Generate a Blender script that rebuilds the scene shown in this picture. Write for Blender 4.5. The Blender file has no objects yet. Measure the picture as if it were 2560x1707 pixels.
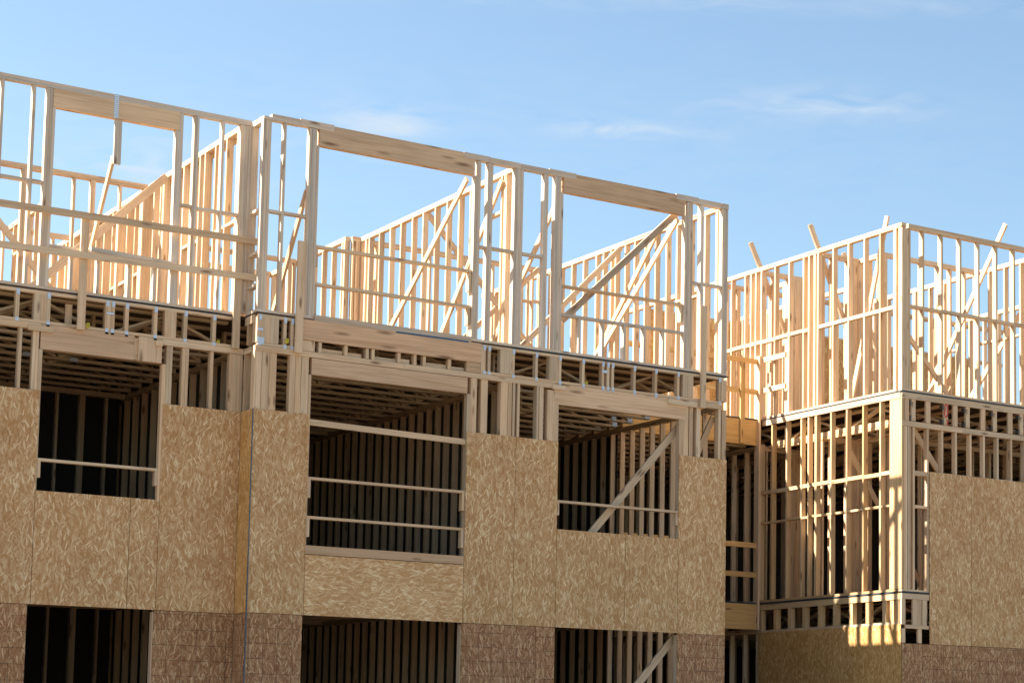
import bpy, math, random
from mathutils import Vector, Matrix
random.seed(7)
S = bpy.context.scene
COL = S.collection

# ------------------------------------------------------------------ camera
cd = bpy.data.cameras.new('camera'); cam = bpy.data.objects.new('camera', cd); COL.objects.link(cam)
S.camera = cam
pitch, roll, yaw = 0.10388241, -0.01135249, -0.60445021
R = Matrix.Rotation(yaw, 3, 'Z') @ Matrix.Rotation(pitch, 3, 'X') @ Matrix.Rotation(roll, 3, 'Y')
cx, cy, cz = R.col[0], R.col[2], -R.col[1]
M = Matrix(((cx[0], cy[0], cz[0], 0), (cx[1], cy[1], cz[1], -25.12), (cx[2], cy[2], cz[2], 1.7), (0, 0, 0, 1)))
cam.matrix_world = M
cd.sensor_width = 36; cd.lens = 36 * 4975.8 / 2560
cd.shift_x = -479.3 / 2560; cd.shift_y = 480.2 / 2560
cd.clip_end = 3000

# ------------------------------------------------------------------ light
SUN = Vector((-1.0, .87, 1.41)).normalized()
EL = math.asin(SUN.z); AZ = math.atan2(SUN.x, SUN.y)
sl = bpy.data.lights.new('sun', 'SUN'); sl.energy = 5.0; sl.angle = math.radians(0.53); sl.color = (1.0, 0.92, 0.80)
so = bpy.data.objects.new('sun', sl); COL.objects.link(so); so.location = (0, 0, 40)
so.rotation_euler = SUN.to_track_quat('Z', 'Y').to_euler()

W = bpy.data.worlds.new('World'); S.world = W; W.use_nodes = True
nt = W.node_tree; nt.nodes.clear()
def N(t, nt, **kw):
    n = nt.nodes.new(t)
    for k, v in kw.items(): setattr(n, k, v)
    return n
sky = N('ShaderNodeTexSky', nt, sky_type='NISHITA', sun_disc=False)
sky.sun_elevation = EL; sky.sun_rotation = AZ; sky.altitude = 200; sky.air_density = 1.0; sky.dust_density = 1.0; sky.ozone_density = 1.0
bg = N('ShaderNodeBackground', nt); bg.inputs['Strength'].default_value = 0.05
wo = N('ShaderNodeOutputWorld', nt)
tc = N('ShaderNodeTexCoord', nt)
# thin cirrus wisps: stretched noise kept inside a few soft patches of the sky
def math_(nt, op, a, b=None, c=None, clamp=False):
    n = N('ShaderNodeMath', nt, operation=op); n.use_clamp = clamp
    for i, v in enumerate((a, b, c)):
        if v is None: continue
        if isinstance(v, (int, float)): n.inputs[i].default_value = v
        else: nt.links.new(v, n.inputs[i])
    return n.outputs[0]
def sky_dir(px, py):
    f = 4975.8; v = R @ Vector(((px - 1759.3) / f, 1, -(py - 1333.7) / f)); return v.normalized()
total = None
for (px, py, wx, wy, k) in ((960, 310, 110, 40, .7), (1560, 325, 200, 20, .75), (2090, 262, 240, 34, .5), (380, 420, 200, 45, .6), (1800, 5, 900, 25, .3), (1700, 350, 900, 200, .1), (500, 330, 600, 160, .16)):
    d = sky_dir(px, py); e1 = (R @ Vector((1, 0, -0.02))); e2 = d.cross(e1).normalized(); e1 = e2.cross(d).normalized()
    def dot(vec, sc):
        n = N('ShaderNodeVectorMath', nt, operation='DOT_PRODUCT'); nt.links.new(tc.outputs['Generated'], n.inputs[0]); n.inputs[1].default_value = vec
        return math_(nt, 'MULTIPLY', n.outputs['Value'], sc)
    a = dot(e1, 4975.8 / wx); b = dot(e2, 4975.8 / wy)
    r2 = math_(nt, 'ADD', math_(nt, 'POWER', math_(nt, 'ABSOLUTE', a), 2.0), math_(nt, 'POWER', math_(nt, 'ABSOLUTE', b), 2.0))
    g = math_(nt, 'MULTIPLY', math_(nt, 'POWER', 2.718, math_(nt, 'MULTIPLY', r2, -1.0)), k)
    total = g if total is None else math_(nt, 'ADD', total, g)
mp = N('ShaderNodeMapping', nt); mp.inputs['Rotation'].default_value = (0.1, 0.25, 0.6); mp.inputs['Scale'].default_value = (30, 30, 130)
nt.links.new(tc.outputs['Generated'], mp.inputs[0])
nz = N('ShaderNodeTexNoise', nt); nz.inputs['Scale'].default_value = 1.0; nz.inputs['Detail'].default_value = 7; nz.inputs['Distortion'].default_value = 0.8
nt.links.new(mp.outputs[0], nz.inputs['Vector'])
cm = math_(nt, 'MULTIPLY', math_(nt, 'MULTIPLY', math_(nt, 'SUBTRACT', nz.outputs['Fac'], 0.33), 2.6, clamp=True), total, clamp=True)
mx = N('ShaderNodeMix', nt, data_type='RGBA'); nt.links.new(cm, mx.inputs['Factor'])
tint = N('ShaderNodeMix', nt, data_type='RGBA', blend_type='MULTIPLY'); tint.inputs['Factor'].default_value = 1.0
nt.links.new(sky.outputs[0], tint.inputs['A']); tint.inputs['B'].default_value = (1.03, 1.09, 1.03, 1)
nt.links.new(tint.outputs['Result'], mx.inputs['A']); mx.inputs['B'].default_value = (3.9, 4.3, 4.7, 1)
nt.links.new(mx.outputs['Result'], bg.inputs['Color']); nt.links.new(bg.outputs[0], wo.inputs['Surface'])

S.render.engine = 'CYCLES'
S.cycles.max_bounces = 6; S.cycles.diffuse_bounces = 4
S.view_settings.view_transform = 'Standard'; S.view_settings.look = 'None'; S.view_settings.gamma = 1.0
S.view_settings.exposure = 2.0

# ------------------------------------------------------------------ materials
def new_mat(name):
    m = bpy.data.materials.new(name); m.use_nodes = True; nt = m.node_tree; nt.nodes.clear()
    o = N('ShaderNodeOutputMaterial', nt); p = N('ShaderNodeBsdfPrincipled', nt); nt.links.new(p.outputs[0], o.inputs[0])
    return m, nt, p
def mixc(nt, fac, a, b, blend='MIX'):
    n = N('ShaderNodeMix', nt, data_type='RGBA', blend_type=blend)
    for s, v in (('Factor', fac), ('A', a), ('B', b)):
        if isinstance(v, (int, float)): n.inputs[s].default_value = v
        elif isinstance(v, tuple): n.inputs[s].default_value = (*v, 1)
        else: nt.links.new(v, n.inputs[s])
    return n.outputs['Result']
def mapped(nt, src, scale, rot=(0, 0, 0), loc=(0, 0, 0)):
    m = N('ShaderNodeMapping', nt); m.inputs['Scale'].default_value = scale; m.inputs['Rotation'].default_value = rot; m.inputs['Location'].default_value = loc
    nt.links.new(src, m.inputs[0]); return m.outputs[0]
def noise(nt, vec, scale=1, detail=3, rough=.5, dist=0):
    n = N('ShaderNodeTexNoise', nt); nt.links.new(vec, n.inputs['Vector'])
    n.inputs['Scale'].default_value = scale; n.inputs['Detail'].default_value = detail; n.inputs['Roughness'].default_value = rough; n.inputs['Distortion'].default_value = dist
    return n.outputs['Fac']
def ramp(nt, fac, stops):
    r = N('ShaderNodeValToRGB', nt); nt.links.new(fac, r.inputs[0]); e = r.color_ramp.elements
    while len(e) > 1: e.remove(e[-1])
    for i, (p, c) in enumerate(stops):
        q = e[0] if i == 0 else e.new(p); q.position = p; q.color = (*c, 1) if isinstance(c, tuple) else (c, c, c, 1)
    return r.outputs[0]

def lumber(name, base, warm, grey, greyness, knots=(2.2, 9, 9), kthr=.5, kr=1.0):
    """sawn softwood: grain along each board, knots, and a tone of its own for every board"""
    m, nt, p = new_mat(name)
    at = N('ShaderNodeAttribute', nt, attribute_name='grain'); av = N('ShaderNodeAttribute', nt, attribute_name='board')
    sp = N('ShaderNodeSeparateXYZ', nt); nt.links.new(av.outputs['Vector'], sp.inputs[0])
    g = at.outputs['Vector']
    fine = noise(nt, mapped(nt, g, (1.6, 70, 70)), 1, 4, .6, .4)
    rings = noise(nt, mapped(nt, g, (.7, 16, 16)), 1, 2, .5, 1.2)
    c = mixc(nt, sp.outputs[0], base, warm)
    gr = math_(nt, 'MULTIPLY', sp.outputs[1], greyness)
    c = mixc(nt, gr, c, grey)
    c = mixc(nt, .75, c, ramp(nt, fine, ((.28, .72), (.5, 1.0), (.75, 1.12))), 'MULTIPLY')
    c = mixc(nt, .7, c, ramp(nt, rings, ((.3, (.80, .70, .60)), (.5, (1.0, 1.0, 1.0)), (.7, (1.06, 1.02, .96)))), 'MULTIPLY')
    vk = N('ShaderNodeTexVoronoi', nt, feature='F1'); nt.links.new(mapped(nt, g, knots), vk.inputs['Vector']); vk.inputs['Scale'].default_value = 1; vk.inputs['Randomness'].default_value = 1
    kn = ramp(nt, vk.outputs['Distance'], ((.07 * kr, 1.0), (.15 * kr, 0.55), (.24 * kr, 0.0)))
    rnd = N('ShaderNodeSeparateColor', nt); nt.links.new(vk.outputs['Color'], rnd.inputs[0])
    sel = math_(nt, 'GREATER_THAN', rnd.outputs[0], kthr)
    c = mixc(nt, math_(nt, 'MULTIPLY', math_(nt, 'MULTIPLY', kn, sel), .8), c, (.17, .085, .04))
    c = mixc(nt, 1.0, c, ramp(nt, sp.outputs[2], ((0, .84), (.5, 1.0), (1, 1.1))), 'MULTIPLY')
    big = noise(nt, mapped(nt, g, (1.1, 3, 3)), 1, 2)
    c = mixc(nt, .55, c, ramp(nt, big, ((.3, .82), (.6, 1.08))), 'MULTIPLY')
    nt.links.new(c, p.inputs['Base Color']); p.inputs['Roughness'].default_value = .75; p.inputs['Specular IOR Level'].default_value = .25
    bp = N('ShaderNodeBump', nt); bp.inputs['Strength'].default_value = .25; bp.inputs['Distance'].default_value = .004; nt.links.new(fine, bp.inputs['Height']); nt.links.new(bp.outputs[0], p.inputs['Normal'])
    return m
PINE = lumber('pine_lumber', (.72, .56, .385), (.69, .475, .29), (.64, .51, .36), .5)
GREY = lumber('weathered_lumber', (.68, .575, .455), (.66, .53, .40), (.60, .555, .50), .85)
HONEY = lumber('honey_lumber', (.68, .48, .27), (.66, .42, .20), (.60, .46, .30), .4)
BROWN = lumber('brown_lumber', (.44, .34, .245), (.42, .30, .20), (.38, .32, .26), .4)  # darker, browner lumber tone, used on a single brace
BOUNCE = lumber('bounce_lit_lumber', (.68, .44, .19), (.66, .40, .15), (.58, .44, .26), .3)  # warm bounce light mixed into the base colour of the breezeway boards
PINK = lumber('stained_sill', (.58, .41, .26), (.58, .38, .23), (.50, .39, .28), .3)
FIR = lumber('fir_beam', (.70, .51, .335), (.68, .44, .27), (.60, .47, .35), .4, (1.5, 7.5, 7.5), .15, 1.1)

def osb(name, dark, mid, light, grid=False):
    """oriented strand board: overlapping layers of long thin flakes"""
    m, nt, p = new_mat(name)
    at = N('ShaderNodeAttribute', nt, attribute_name='grain'); av = N('ShaderNodeAttribute', nt, attribute_name='board')
    spb = N('ShaderNodeSeparateXYZ', nt); nt.links.new(av.outputs['Vector'], spb.inputs[0])
    g = at.outputs['Vector']
    dn = N('ShaderNodeTexNoise', nt); nt.links.new(g, dn.inputs['Vector']); dn.inputs['Scale'].default_value = 9; dn.inputs['Detail'].default_value = 2
    vm = N('ShaderNodeVectorMath', nt, operation='SCALE'); nt.links.new(dn.outputs['Color'], vm.inputs[0]); vm.inputs['Scale'].default_value = .016
    va = N('ShaderNodeVectorMath', nt, operation='ADD'); nt.links.new(g, va.inputs[0]); nt.links.new(vm.outputs[0], va.inputs[1]); v = va.outputs[0]
    def layer(rot, sx, sy, loc):
        # turn the board first, then stretch, so the flakes lie at the angle
        q = mapped(nt, mapped(nt, v, (1, 1, 0), (0, 0, rot), loc), (sx, sy, 0))
        t = N('ShaderNodeTexVoronoi', nt, voronoi_dimensions='2D', feature='F1'); nt.links.new(q, t.inputs['Vector']); t.inputs['Scale'].default_value = 1
        s = N('ShaderNodeSeparateColor', nt); nt.links.new(t.outputs['Color'], s.inputs[0]); return s.outputs, t.outputs['Distance']
    (l0, d0) = layer(.1, 14, 55, (0, 0, 0))
    tone = math_(nt, 'MULTIPLY_ADD', l0[1], .20, .34)
    for rot, sx, sy, thr, k in ((-.38, 10, 46, .50, .32), (.42, 11, 50, .55, .36), (1.0, 13, 52, .78, .45), (-.10, 9, 54, .66, .48), (-.8, 12, 58, .90, .8), (.16, 9, 54, .90, .9), (-.25, 10, 64, .93, 1.1), (.5, 11, 60, .94, 1.1)):
        (l, d) = layer(rot, sx, sy, (rot * 7, 3.1 - rot, 0))
        edge = math_(nt, 'LESS_THAN', d, .55)
        msk = math_(nt, 'MULTIPLY', math_(nt, 'GREATER_THAN', l[0], thr), edge)
        nv = math_(nt, 'MULTIPLY_ADD', l[1], k, .45 - k * .42 + max(0, k - .5) * .35)
        mn = N('ShaderNodeMix', nt, data_type='FLOAT'); nt.links.new(msk, mn.inputs['Factor']); nt.links.new(tone, mn.inputs['A']); nt.links.new(nv, mn.inputs['B']); tone = mn.outputs['Result']
    c = ramp(nt, tone, ((.0, dark), (.38, mid), (.62, tuple((a + b) / 2 for a, b in zip(mid, light))), (.95, light)))
    hue = noise(nt, mapped(nt, g, (1.6, 1.6, 0)), 1, 3)
    c = mixc(nt, .85, c, ramp(nt, hue, ((.3, (.90, .84, .78)), (.6, (1.05, 1.04, 1.02)))), 'MULTIPLY')
    c = mixc(nt, .5, c, ramp(nt, spb.outputs[0], ((0, (.88, .87, .88)), (1, (1.06, 1.04, 1.0)))), 'MULTIPLY')
    if grid:
        sg = N('ShaderNodeSeparateXYZ', nt); nt.links.new(g, sg.inputs[0])
        wob = noise(nt, g, 2.0, 2)
        tot = None
        for ax in (0, 1):
            q = math_(nt, 'FRACT', math_(nt, 'MULTIPLY', sg.outputs[ax], 1 / .2032))
            q = math_(nt, 'ABSOLUTE', math_(nt, 'SUBTRACT', q, .5))
            q = math_(nt, 'MULTIPLY', math_(nt, 'LESS_THAN', q, .022), math_(nt, 'MULTIPLY_ADD', wob, 1.4, -.1, clamp=True))
            tot = q if tot is None else math_(nt, 'MAXIMUM', tot, q)
        c = mixc(nt, math_(nt, 'MULTIPLY', tot, .8), c, (.035, .022, .018))
    nt.links.new(c, p.inputs['Base Color']); p.inputs['Roughness'].default_value = .7; p.inputs['Specular IOR Level'].default_value = .3
    bp = N('ShaderNodeBump', nt); bp.inputs['Strength'].default_value = .3; bp.inputs['Distance'].default_value = .004; nt.links.new(tone, bp.inputs['Height']); nt.links.new(bp.outputs[0], p.inputs['Normal'])
    return m
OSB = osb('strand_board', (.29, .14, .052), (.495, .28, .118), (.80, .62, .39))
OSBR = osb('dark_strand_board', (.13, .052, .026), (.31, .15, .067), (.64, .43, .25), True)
OSBG = osb('golden_strand_board', (.30, .14, .035), (.52, .275, .08), (.80, .56, .28))
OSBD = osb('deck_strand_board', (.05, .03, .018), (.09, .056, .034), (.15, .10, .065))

def plain(name, col, rough=.6, metal=0, var=.15, scale=30):
    m, nt, p = new_mat(name)
    o = N('ShaderNodeTexCoord', nt); n = noise(nt, o.outputs['Object'], scale, 3)
    c = mixc(nt, 1.0, tuple(col), ramp(nt, n, ((.3, 1 - var), (.7, 1 + var))), 'MULTIPLY')
    nt.links.new(c, p.inputs['Base Color']); p.inputs['Roughness'].default_value = rough; p.inputs['Metallic'].default_value = metal
    return m
def plate_mat():
    m, nt, p = new_mat('galvanised_plate')
    at = N('ShaderNodeAttribute', nt, attribute_name='grain'); s = N('ShaderNodeSeparateXYZ', nt); nt.links.new(at.outputs['Vector'], s.inputs[0])
    q = math_(nt, 'FRACT', math_(nt, 'MULTIPLY', s.outputs[0], 1 / .026)); k = math_(nt, 'LESS_THAN', math_(nt, 'ABSOLUTE', math_(nt, 'SUBTRACT', q, .5)), .13)
    c = mixc(nt, k, (.66, .80, .98), (.30, .34, .38))
    nt.links.new(c, p.inputs['Base Color']); p.inputs['Metallic'].default_value = 0; p.inputs['Roughness'].default_value = .5
    return m
METAL = plate_mat()
GAP_SHADE = plain('gap_shade_black', (.022, .018, .015), .9)  # near-black colour imitating deep shade between the inner studs
STRIP = plain('sill_seal_foam', (.035, .045, .06), .8)
BLUE = plain('blue_foam', (.02, .10, .20), .7)
CORD = plain('blue_cord', (.06, .125, .18), .8)
YEL = plain('yellow_plastic', (.50, .42, .02), .5)
REDP = plain('red_spray_paint', (.62, .06, .05), .7, 0, .3, 60)
DARKP = plain('rusted_plate', (.10, .085, .07), .6, .3)
DIRT = plain('dirt', (.145, .102, .060), .95, 0, .3, .8)
CONC = plain('concrete', (.42, .40, .37), .85)

# ------------------------------------------------------------------ mesh helpers
class MB:
    """collects boards and links them as one mesh; each board carries its own grain coordinates"""
    def __init__(s): s.v = []; s.f = []; s.g = []; s.b = []
    def hexa(s, c, L, Wd, T, dims):
        l, w, t = (d / 2 for d in dims); o = Vector([random.uniform(-40, 40) for _ in range(3)]); bd = (random.random(), random.random() ** 1.5, random.random())
        n = len(s.v)
        for i in (-1, 1):
            for j in (-1, 1):
                for k in (-1, 1):
                    s.v.append(c + L * (i * l) + Wd * (j * w) + T * (k * t)); s.g.append(Vector((i * l, j * w, k * t)) + o); s.b.append(bd)
        s.f += [tuple(n + q for q in f) for f in ((0, 1, 3, 2), (4, 6, 7, 5), (0, 4, 5, 1), (2, 3, 7, 6), (0, 2, 6, 4), (1, 5, 7, 3))]
    def box(s, x0, x1, y0, y1, z0, z1, along=None):
        d = [x1 - x0, y1 - y0, z1 - z0]; c = Vector(((x0 + x1) / 2, (y0 + y1) / 2, (z0 + z1) / 2))
        ax = [Vector((1, 0, 0)), Vector((0, 1, 0)), Vector((0, 0, 1))]
        o = sorted(range(3), key=lambda i: -d[i])
        if along is not None: o.remove(along); o.insert(0, along)
        s.hexa(c, ax[o[0]], ax[o[1]], ax[o[2]], (d[o[0]], d[o[1]], d[o[2]])); return s
    def beam(s, a, b, w, t, nrm):
        a, b = Vector(a), Vector(b); L = (b - a); n = Vector(nrm).normalized(); u = L.normalized(); wd = n.cross(u).normalized(); n = u.cross(wd)
        s.hexa((a + b) / 2, u, wd, n, (L.length, w, t)); return s
    def build(s, name, mat, parent=None):
        off = parent_loc(parent)
        me = bpy.data.meshes.new(name); me.from_pydata([tuple(v - off) for v in s.v], [], s.f); me.update()
        a = me.attributes.new('grain', 'FLOAT_VECTOR', 'POINT'); a.data.foreach_set('vector', [q for g in s.g for q in g])
        a = me.attributes.new('board', 'FLOAT_VECTOR', 'POINT'); a.data.foreach_set('vector', [q for g in s.b for q in g])
        me.materials.append(mat)
        import bmesh
        bm = bmesh.new(); bm.from_mesh(me); bmesh.ops.recalc_face_normals(bm, faces=bm.faces); bm.to_mesh(me); bm.free()
        o = bpy.data.objects.new(name, me); COL.objects.link(o)
        if parent: o.parent = parent
        return o
def parent_loc(p):
    v = Vector((0, 0, 0))
    while p: v += p.location; p = p.parent
    return v
def tag(o, label, cat, group=None, kind=None):
    o['label'] = label
    if cat: o['category'] = cat
    if group: o['group'] = group
    o['kind'] = kind or 'thing'
    return o
def thing(name, label, cat, loc, group=None):
    o = bpy.data.objects.new(name, None); COL.objects.link(o); o.location = loc; o.empty_display_size = .3
    return tag(o, label, cat, group)
J = lambda a=.002: random.uniform(-a, a)
def bx(p, name, x0, x1, y0, y1, z0, z1, mat=PINE, along=None):
    return MB().box(x0, x1, y0, y1, z0, z1, along).build(name, mat, p)
def copy_part(o, parent, delta):
    c = o.copy(); COL.objects.link(c); c.parent = parent; c.location = Vector(o.location) + Vector(delta)
    return c

# member helpers for walls.  A wall along X has its front at y; a wall along Y has its left face at x.
class Wall:
    def __init__(s, label, ax, pos, dep, a0, a1, zb, name='stud_wall', mat=PINE, group='framed stud walls of the building'):
        s.ax, s.pos, s.dep, s.mat = ax, pos, dep, mat
        s.zb = zb
        s.o = thing(name, label, 'stud wall' if name == 'stud_wall' else 'wall', (a0, pos, zb) if ax == 'x' else (pos, a0, zb), group)
    def m(s, name, a0, a1, z0, z1, d0=0, d1=None, mat=None, along=None):
        d1 = s.dep if d1 is None else d1; mat = mat or s.mat
        if s.ax == 'x': return bx(s.o, name, a0, a1, s.pos + d0, s.pos + d1, z0, z1, mat, along)
        return bx(s.o, name, s.pos + d0, s.pos + d1, a0, a1, z0, z1, mat, along)
    def studs(s, lst, z0, z1, w=.038, name='stud', mat=None):
        """lst: (a0, a1) spans, filled with side by side boards, or single left edges"""
        for q in lst:
            a0, a1 = q if isinstance(q, tuple) else (q, q + w)
            n = max(1, round((a1 - a0) / .042)); st = (a1 - a0) / n
            for i in range(n):
                g = .0012 if n > 1 else 0; y = J(.0025)
                s.m(name, a0 + i * st + g, a0 + (i + 1) * st - g, z0 + .001, z1 - .001, y, s.dep + y, mat or s.mat)
    def plates(s, a0, a1, zt, zb=None, name='top_plate', cuts=()):
        e = [a0, *cuts, a1]
        for k in (0, 1):
            for i in range(len(e) - 1):
                s.m(name, e[i] + .001, e[i + 1] - .001, zt - .038 * (k + 1) - .001 * k, zt - .038 * k - .001, J(.003), s.dep + J(.002))
    def blocks(s, edges, z, name='blocking', t=.038, dz=.02):
        for a0, a1 in edges: q = J(dz); s.m(name, a0 + .001, a1 - .001, z + q * .3, z + t + q * .3, .002, s.dep - .002)

def panels(w, rects, mat=OSB, vert=True, g=.0035):
    """sheathing sheets nailed on a wall's outer face (11 mm thick, proud of the studs)"""
    for r in rects:
        a0, a1, z0, z1 = r[:4]; v = r[4] if len(r) > 4 else vert
        k = J(.0008)
        if w.ax == 'x': o = bx(w.o, 'sheathing_panel', a0 + g, a1 - g, w.pos - .0155 + k, w.pos - .0035 + k, z0 + g, z1 - g, mat, 2 if v else 0)
        else: o = bx(w.o, 'sheathing_panel', w.pos - .0155 + k, w.pos - .0035 + k, a0 + g, a1 - g, z0 + g, z1 - g, mat, 2 if v else 1)
def shade_boards(w, a0, a1, z0, z1):  # black boards added behind the studs to stand in for unlit rooms
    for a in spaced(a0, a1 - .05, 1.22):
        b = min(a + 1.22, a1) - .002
        if w.ax == 'x': bx(w.o, 'gap_shade_board', a, b, w.pos + w.dep + .004, w.pos + w.dep + .016, z0, z1, GAP_SHADE)
        else: bx(w.o, 'gap_shade_board', w.pos + w.dep + .004, w.pos + w.dep + .016, a, b, z0, z1, GAP_SHADE)
def spaced(a, b, st): 
    out = []; q = a
    while q < b: out.append(q); q += st
    return out

D3, T3 = 7.39, 10.135          # third floor deck, top of its walls
P2 = 6.932                     # top of the second storey plates
D2, P1 = 4.135, 3.68           # second floor deck, top of the first storey plates
D1 = .88

# ------------------------------------------------------------------ ground
g = MB().box(-400, 500, -300, 900, -.3, 0).build('ground', DIRT); tag(g, 'bare brown dirt of the building site', None, kind='structure')
f = thing('foundation', 'grey concrete foundation slab under the timber building', 'foundation', (3, 0, 0))
bx(f, 'slab', 3.0, 17.75, .02, 9.6, .001, .85, CONC); bx(f, 'slab', 17.753, 20.68, 3.12, 9.6, .001, .85, CONC); bx(f, 'slab', 20.69, 30.5, -.74, 9.6, .001, .85, CONC)

# ================================================================== THIRD STOREY FRONT WALLS
# ---- left section
YA = .42
w = Wall('front stud wall at top left with the wide window opening behind two guard boards', 'x', YA, .09, 3, 10, D3, mat=GREY)
w.m('bottom_plate', 3.0, 9.835, D3, D3 + .038)
w.plates(3.0, 10.0, T3 - .01, cuts=(5.6,))
w.studs([3.0, 3.4, 3.8, 4.2, 4.6, 5.0, 5.4, 5.81, 6.22, (6.627, 6.665), (7.025, 7.065), (7.205, 7.29)], D3 + .038, T3 - .09)
w.studs([(7.29, 7.327)], D3 + .038, 9.80, name='jack_stud'); w.studs([(8.935, 8.985)], D3 + .038, 9.80, name='jack_stud'); w.studs([(8.985, 9.035)], D3 + .038, T3 - .09)
w.studs([(9.19, 9.258), (9.578, 9.616), (9.845, 10.0)], D3 + .038, T3 - .09)
w.m('header', 7.292, 8.983, 9.802, T3 - .088, -.004, .092, FIR)
st_ = w.m('metal_strap', 8.083, 8.145, 9.80, T3 - .01, -.009, -.005, METAL, 2)
w.m('cripple_stud', 8.115, 8.21, 9.198, 9.80, .02, .058)
w.m('sill', 7.33, 8.93, 7.952, 7.99)
w.studs([7.6, 7.95, 8.36, 8.7], D3 + .038, 7.95, name='cripple_stud')
w.blocks([(6.667, 7.024), (7.067, 7.203), (9.037, 9.188), (9.26, 9.577), (9.618, 9.843), (5.85, 6.21), (6.26, 6.62)], 8.765)

# ---- middle block
w = Wall('front stud wall of the middle block top storey with two wide openings under flat headers', 'x', 0, .09, 10, 17.76, D3, mat=GREY)
w.m('bottom_plate', 10.0, 10.82, D3, D3 + .038); w.m('bottom_plate', 10.823, 13.24, D3 - .022, D3 + .056, -.018, .08)
w.m('bottom_plate', 13.243, 17.755, D3, D3 + .038)
w.studs([(10.0, 10.118), (10.297, 10.335), (10.672, 10.785)], D3 + .038, 10.052); w.studs([(10.787, 10.822)], D3 + .038, 9.825, name='jack_stud')
w.studs([(13.244, 13.29)], D3 + .038, 9.825, name='jack_stud'); w.studs([(13.292, 13.345), (13.455, 13.548), (13.905, 14.055), (14.40, 14.477), (14.589, 14.70)], D3 + .038, 10.052)
w.studs([(14.702, 14.738)], D3 + .038, 9.83, name='jack_stud'); w.studs([(16.93, 16.97)], D3 + .038, 9.83, name='jack_stud')
w.studs([(16.972, 17.08), (17.23, 17.285), (17.64, 17.752)], D3 + .038, 10.052)
w.m('header', 10.824, 13.242, 9.828, T3, 0, .092, FIR); w.m('header', 14.74, 16.928, 9.832, T3, 0, .092, FIR)
for a, b, z, zz in ((10.0, 10.116, 10.053, 10.095), (10.118, 10.53, 10.053, 10.14), (10.533, 11.035, 10.058, 10.152), (13.06, 13.484, 10.058, 10.142), (13.487, 14.0, 10.053, 10.135), (14.003, 14.485, 10.053, 10.132),
                    (14.488, 14.952, 10.055, 10.146), (16.763, 17.182, 10.06, 10.148), (17.185, 17.62, 10.053, 10.135), (17.625, 17.755, 10.055, 10.137)):
    w.m('top_plate', a, b, z, zz, -.006 + J(.002), .088)
w.m('sill', 14.74, 16.928, 7.955, 7.993)
w.studs([15.037, 15.453, 15.836, 16.194, 16.538], D3 + .038, 7.953, name='cripple_stud')
w.blocks([(10.12, 10.296), (10.337, 10.671), (13.55, 13.903), (14.057, 14.399), (17.082, 17.229), (17.287, 17.638), (13.347, 13.453)], 8.775)
cs = w.o
w = Wall('short return stud wall closing the left corner of the middle block at the top', 'y', 10.0, .09, .095, .42, D3, mat=GREY)
w.m('bottom_plate', .097, .416, D3, D3 + .038); w.plates(.097, .416, T3 - .03); w.studs([.375], D3 + .038, T3 - .108); w.blocks([(.097, .373)], 8.79)
for k, (za, zb) in enumerate(((8.2, 8.24), (7.75, 7.79))): w.m('blocking', .097, .373, za, zb)

# ---- wing
w = Wall('front stud wall of the right wing top storey with evenly spaced studs and mid blocking', 'x', -.76, .09, 20.69, 30.3, D3, mat=PINE)
w.m('bottom_plate', 20.69, 30.3, D3, D3 + .036); w.plates(20.83, 30.3, 10.165, cuts=(25.2,)); w.studs([(20.69, 20.875)], D3 + .036, 10.08)
sx = [21.13] + [21.541 + .4064 * i for i in range(22)]
w.studs(sx, D3 + .036, 10.088); w.blocks([(20.877, sx[0])] + [(a + .038, b) for a, b in zip(sx, sx[1:])], 8.775, t=.05)
w = Wall('left side stud wall of the right wing top storey, sunlit, facing the middle block', 'y', 20.69, .09, -.62, 8.0, D3, mat=PINE)
w.m('bottom_plate', -.62, 3.05, D3, D3 + .036); w.m('bottom_plate', 3.052, 8, D3, D3 + .036)
w.plates(-.76, 8.0, 10.165, cuts=(1.75, 5.2))
w.studs([(-.618, -.54), -.215, .19, .61, 1.028, (1.45, 1.485), (1.53, 1.585), 1.7, 1.855, 2.268, 2.684, 3.09, 3.262, 3.41, 3.59, 4.01, 4.42, 4.83, 5.23, 5.64, 6.05, 6.45, 6.86, 7.27, 7.7], D3 + .036, 10.088)
yy = [-.54, -.215, .19, .61, 1.028, 1.45, 1.7, 1.855, 2.268, 2.684, 3.09, 3.41, 3.59, 4.01, 4.42, 4.83]
w.blocks([(a + (.038 if i else 0), b) for i, (a, b) in enumerate(zip(yy, yy[1:])) if (a, b) != (1.45, 1.7)], 8.765, t=.062)

# ================================================================== THIRD STOREY INTERIOR WALLS
def inner(label, ax, pos, dep, a0, a1, studs, zb=D3, zt=T3, blk=None, cuts=(), lead=True):
    w = Wall(label, ax, pos, dep, a0, a1, zb)
    w.m('bottom_plate', a0, a1, zb, zb + .038); w.plates(a0, a1, zt, cuts=cuts); w.studs(studs, zb + .038, zt - .078)
    if blk:
        z, eds = blk; w.blocks(eds, z, t=.04, dz=.04)
    return w
s1 = [(.562, .64), .80, 1.195, (1.62, 1.66), 2.03, 2.235, 2.6, 2.90, 3.31, (3.735, 3.81), 3.875, 4.175, 4.62, 4.80, 5.02, 5.39, 5.82, 6.12, 6.53, 6.94, 7.34, 7.75, 8.16, 8.57, 8.98, 9.38]
inner('sunlit party wall of close studs behind the guard boards at top left', 'y', 9.95, .089, .56, 9.5, s1, blk=(8.79, [(.84, 1.194), (1.235, 1.6), (2.27, 2.59), (2.65, 2.89), (4.84, 5.01), (5.43, 5.81), (5.87, 6.11)]), cuts=(3.6, 7.2))
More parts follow.
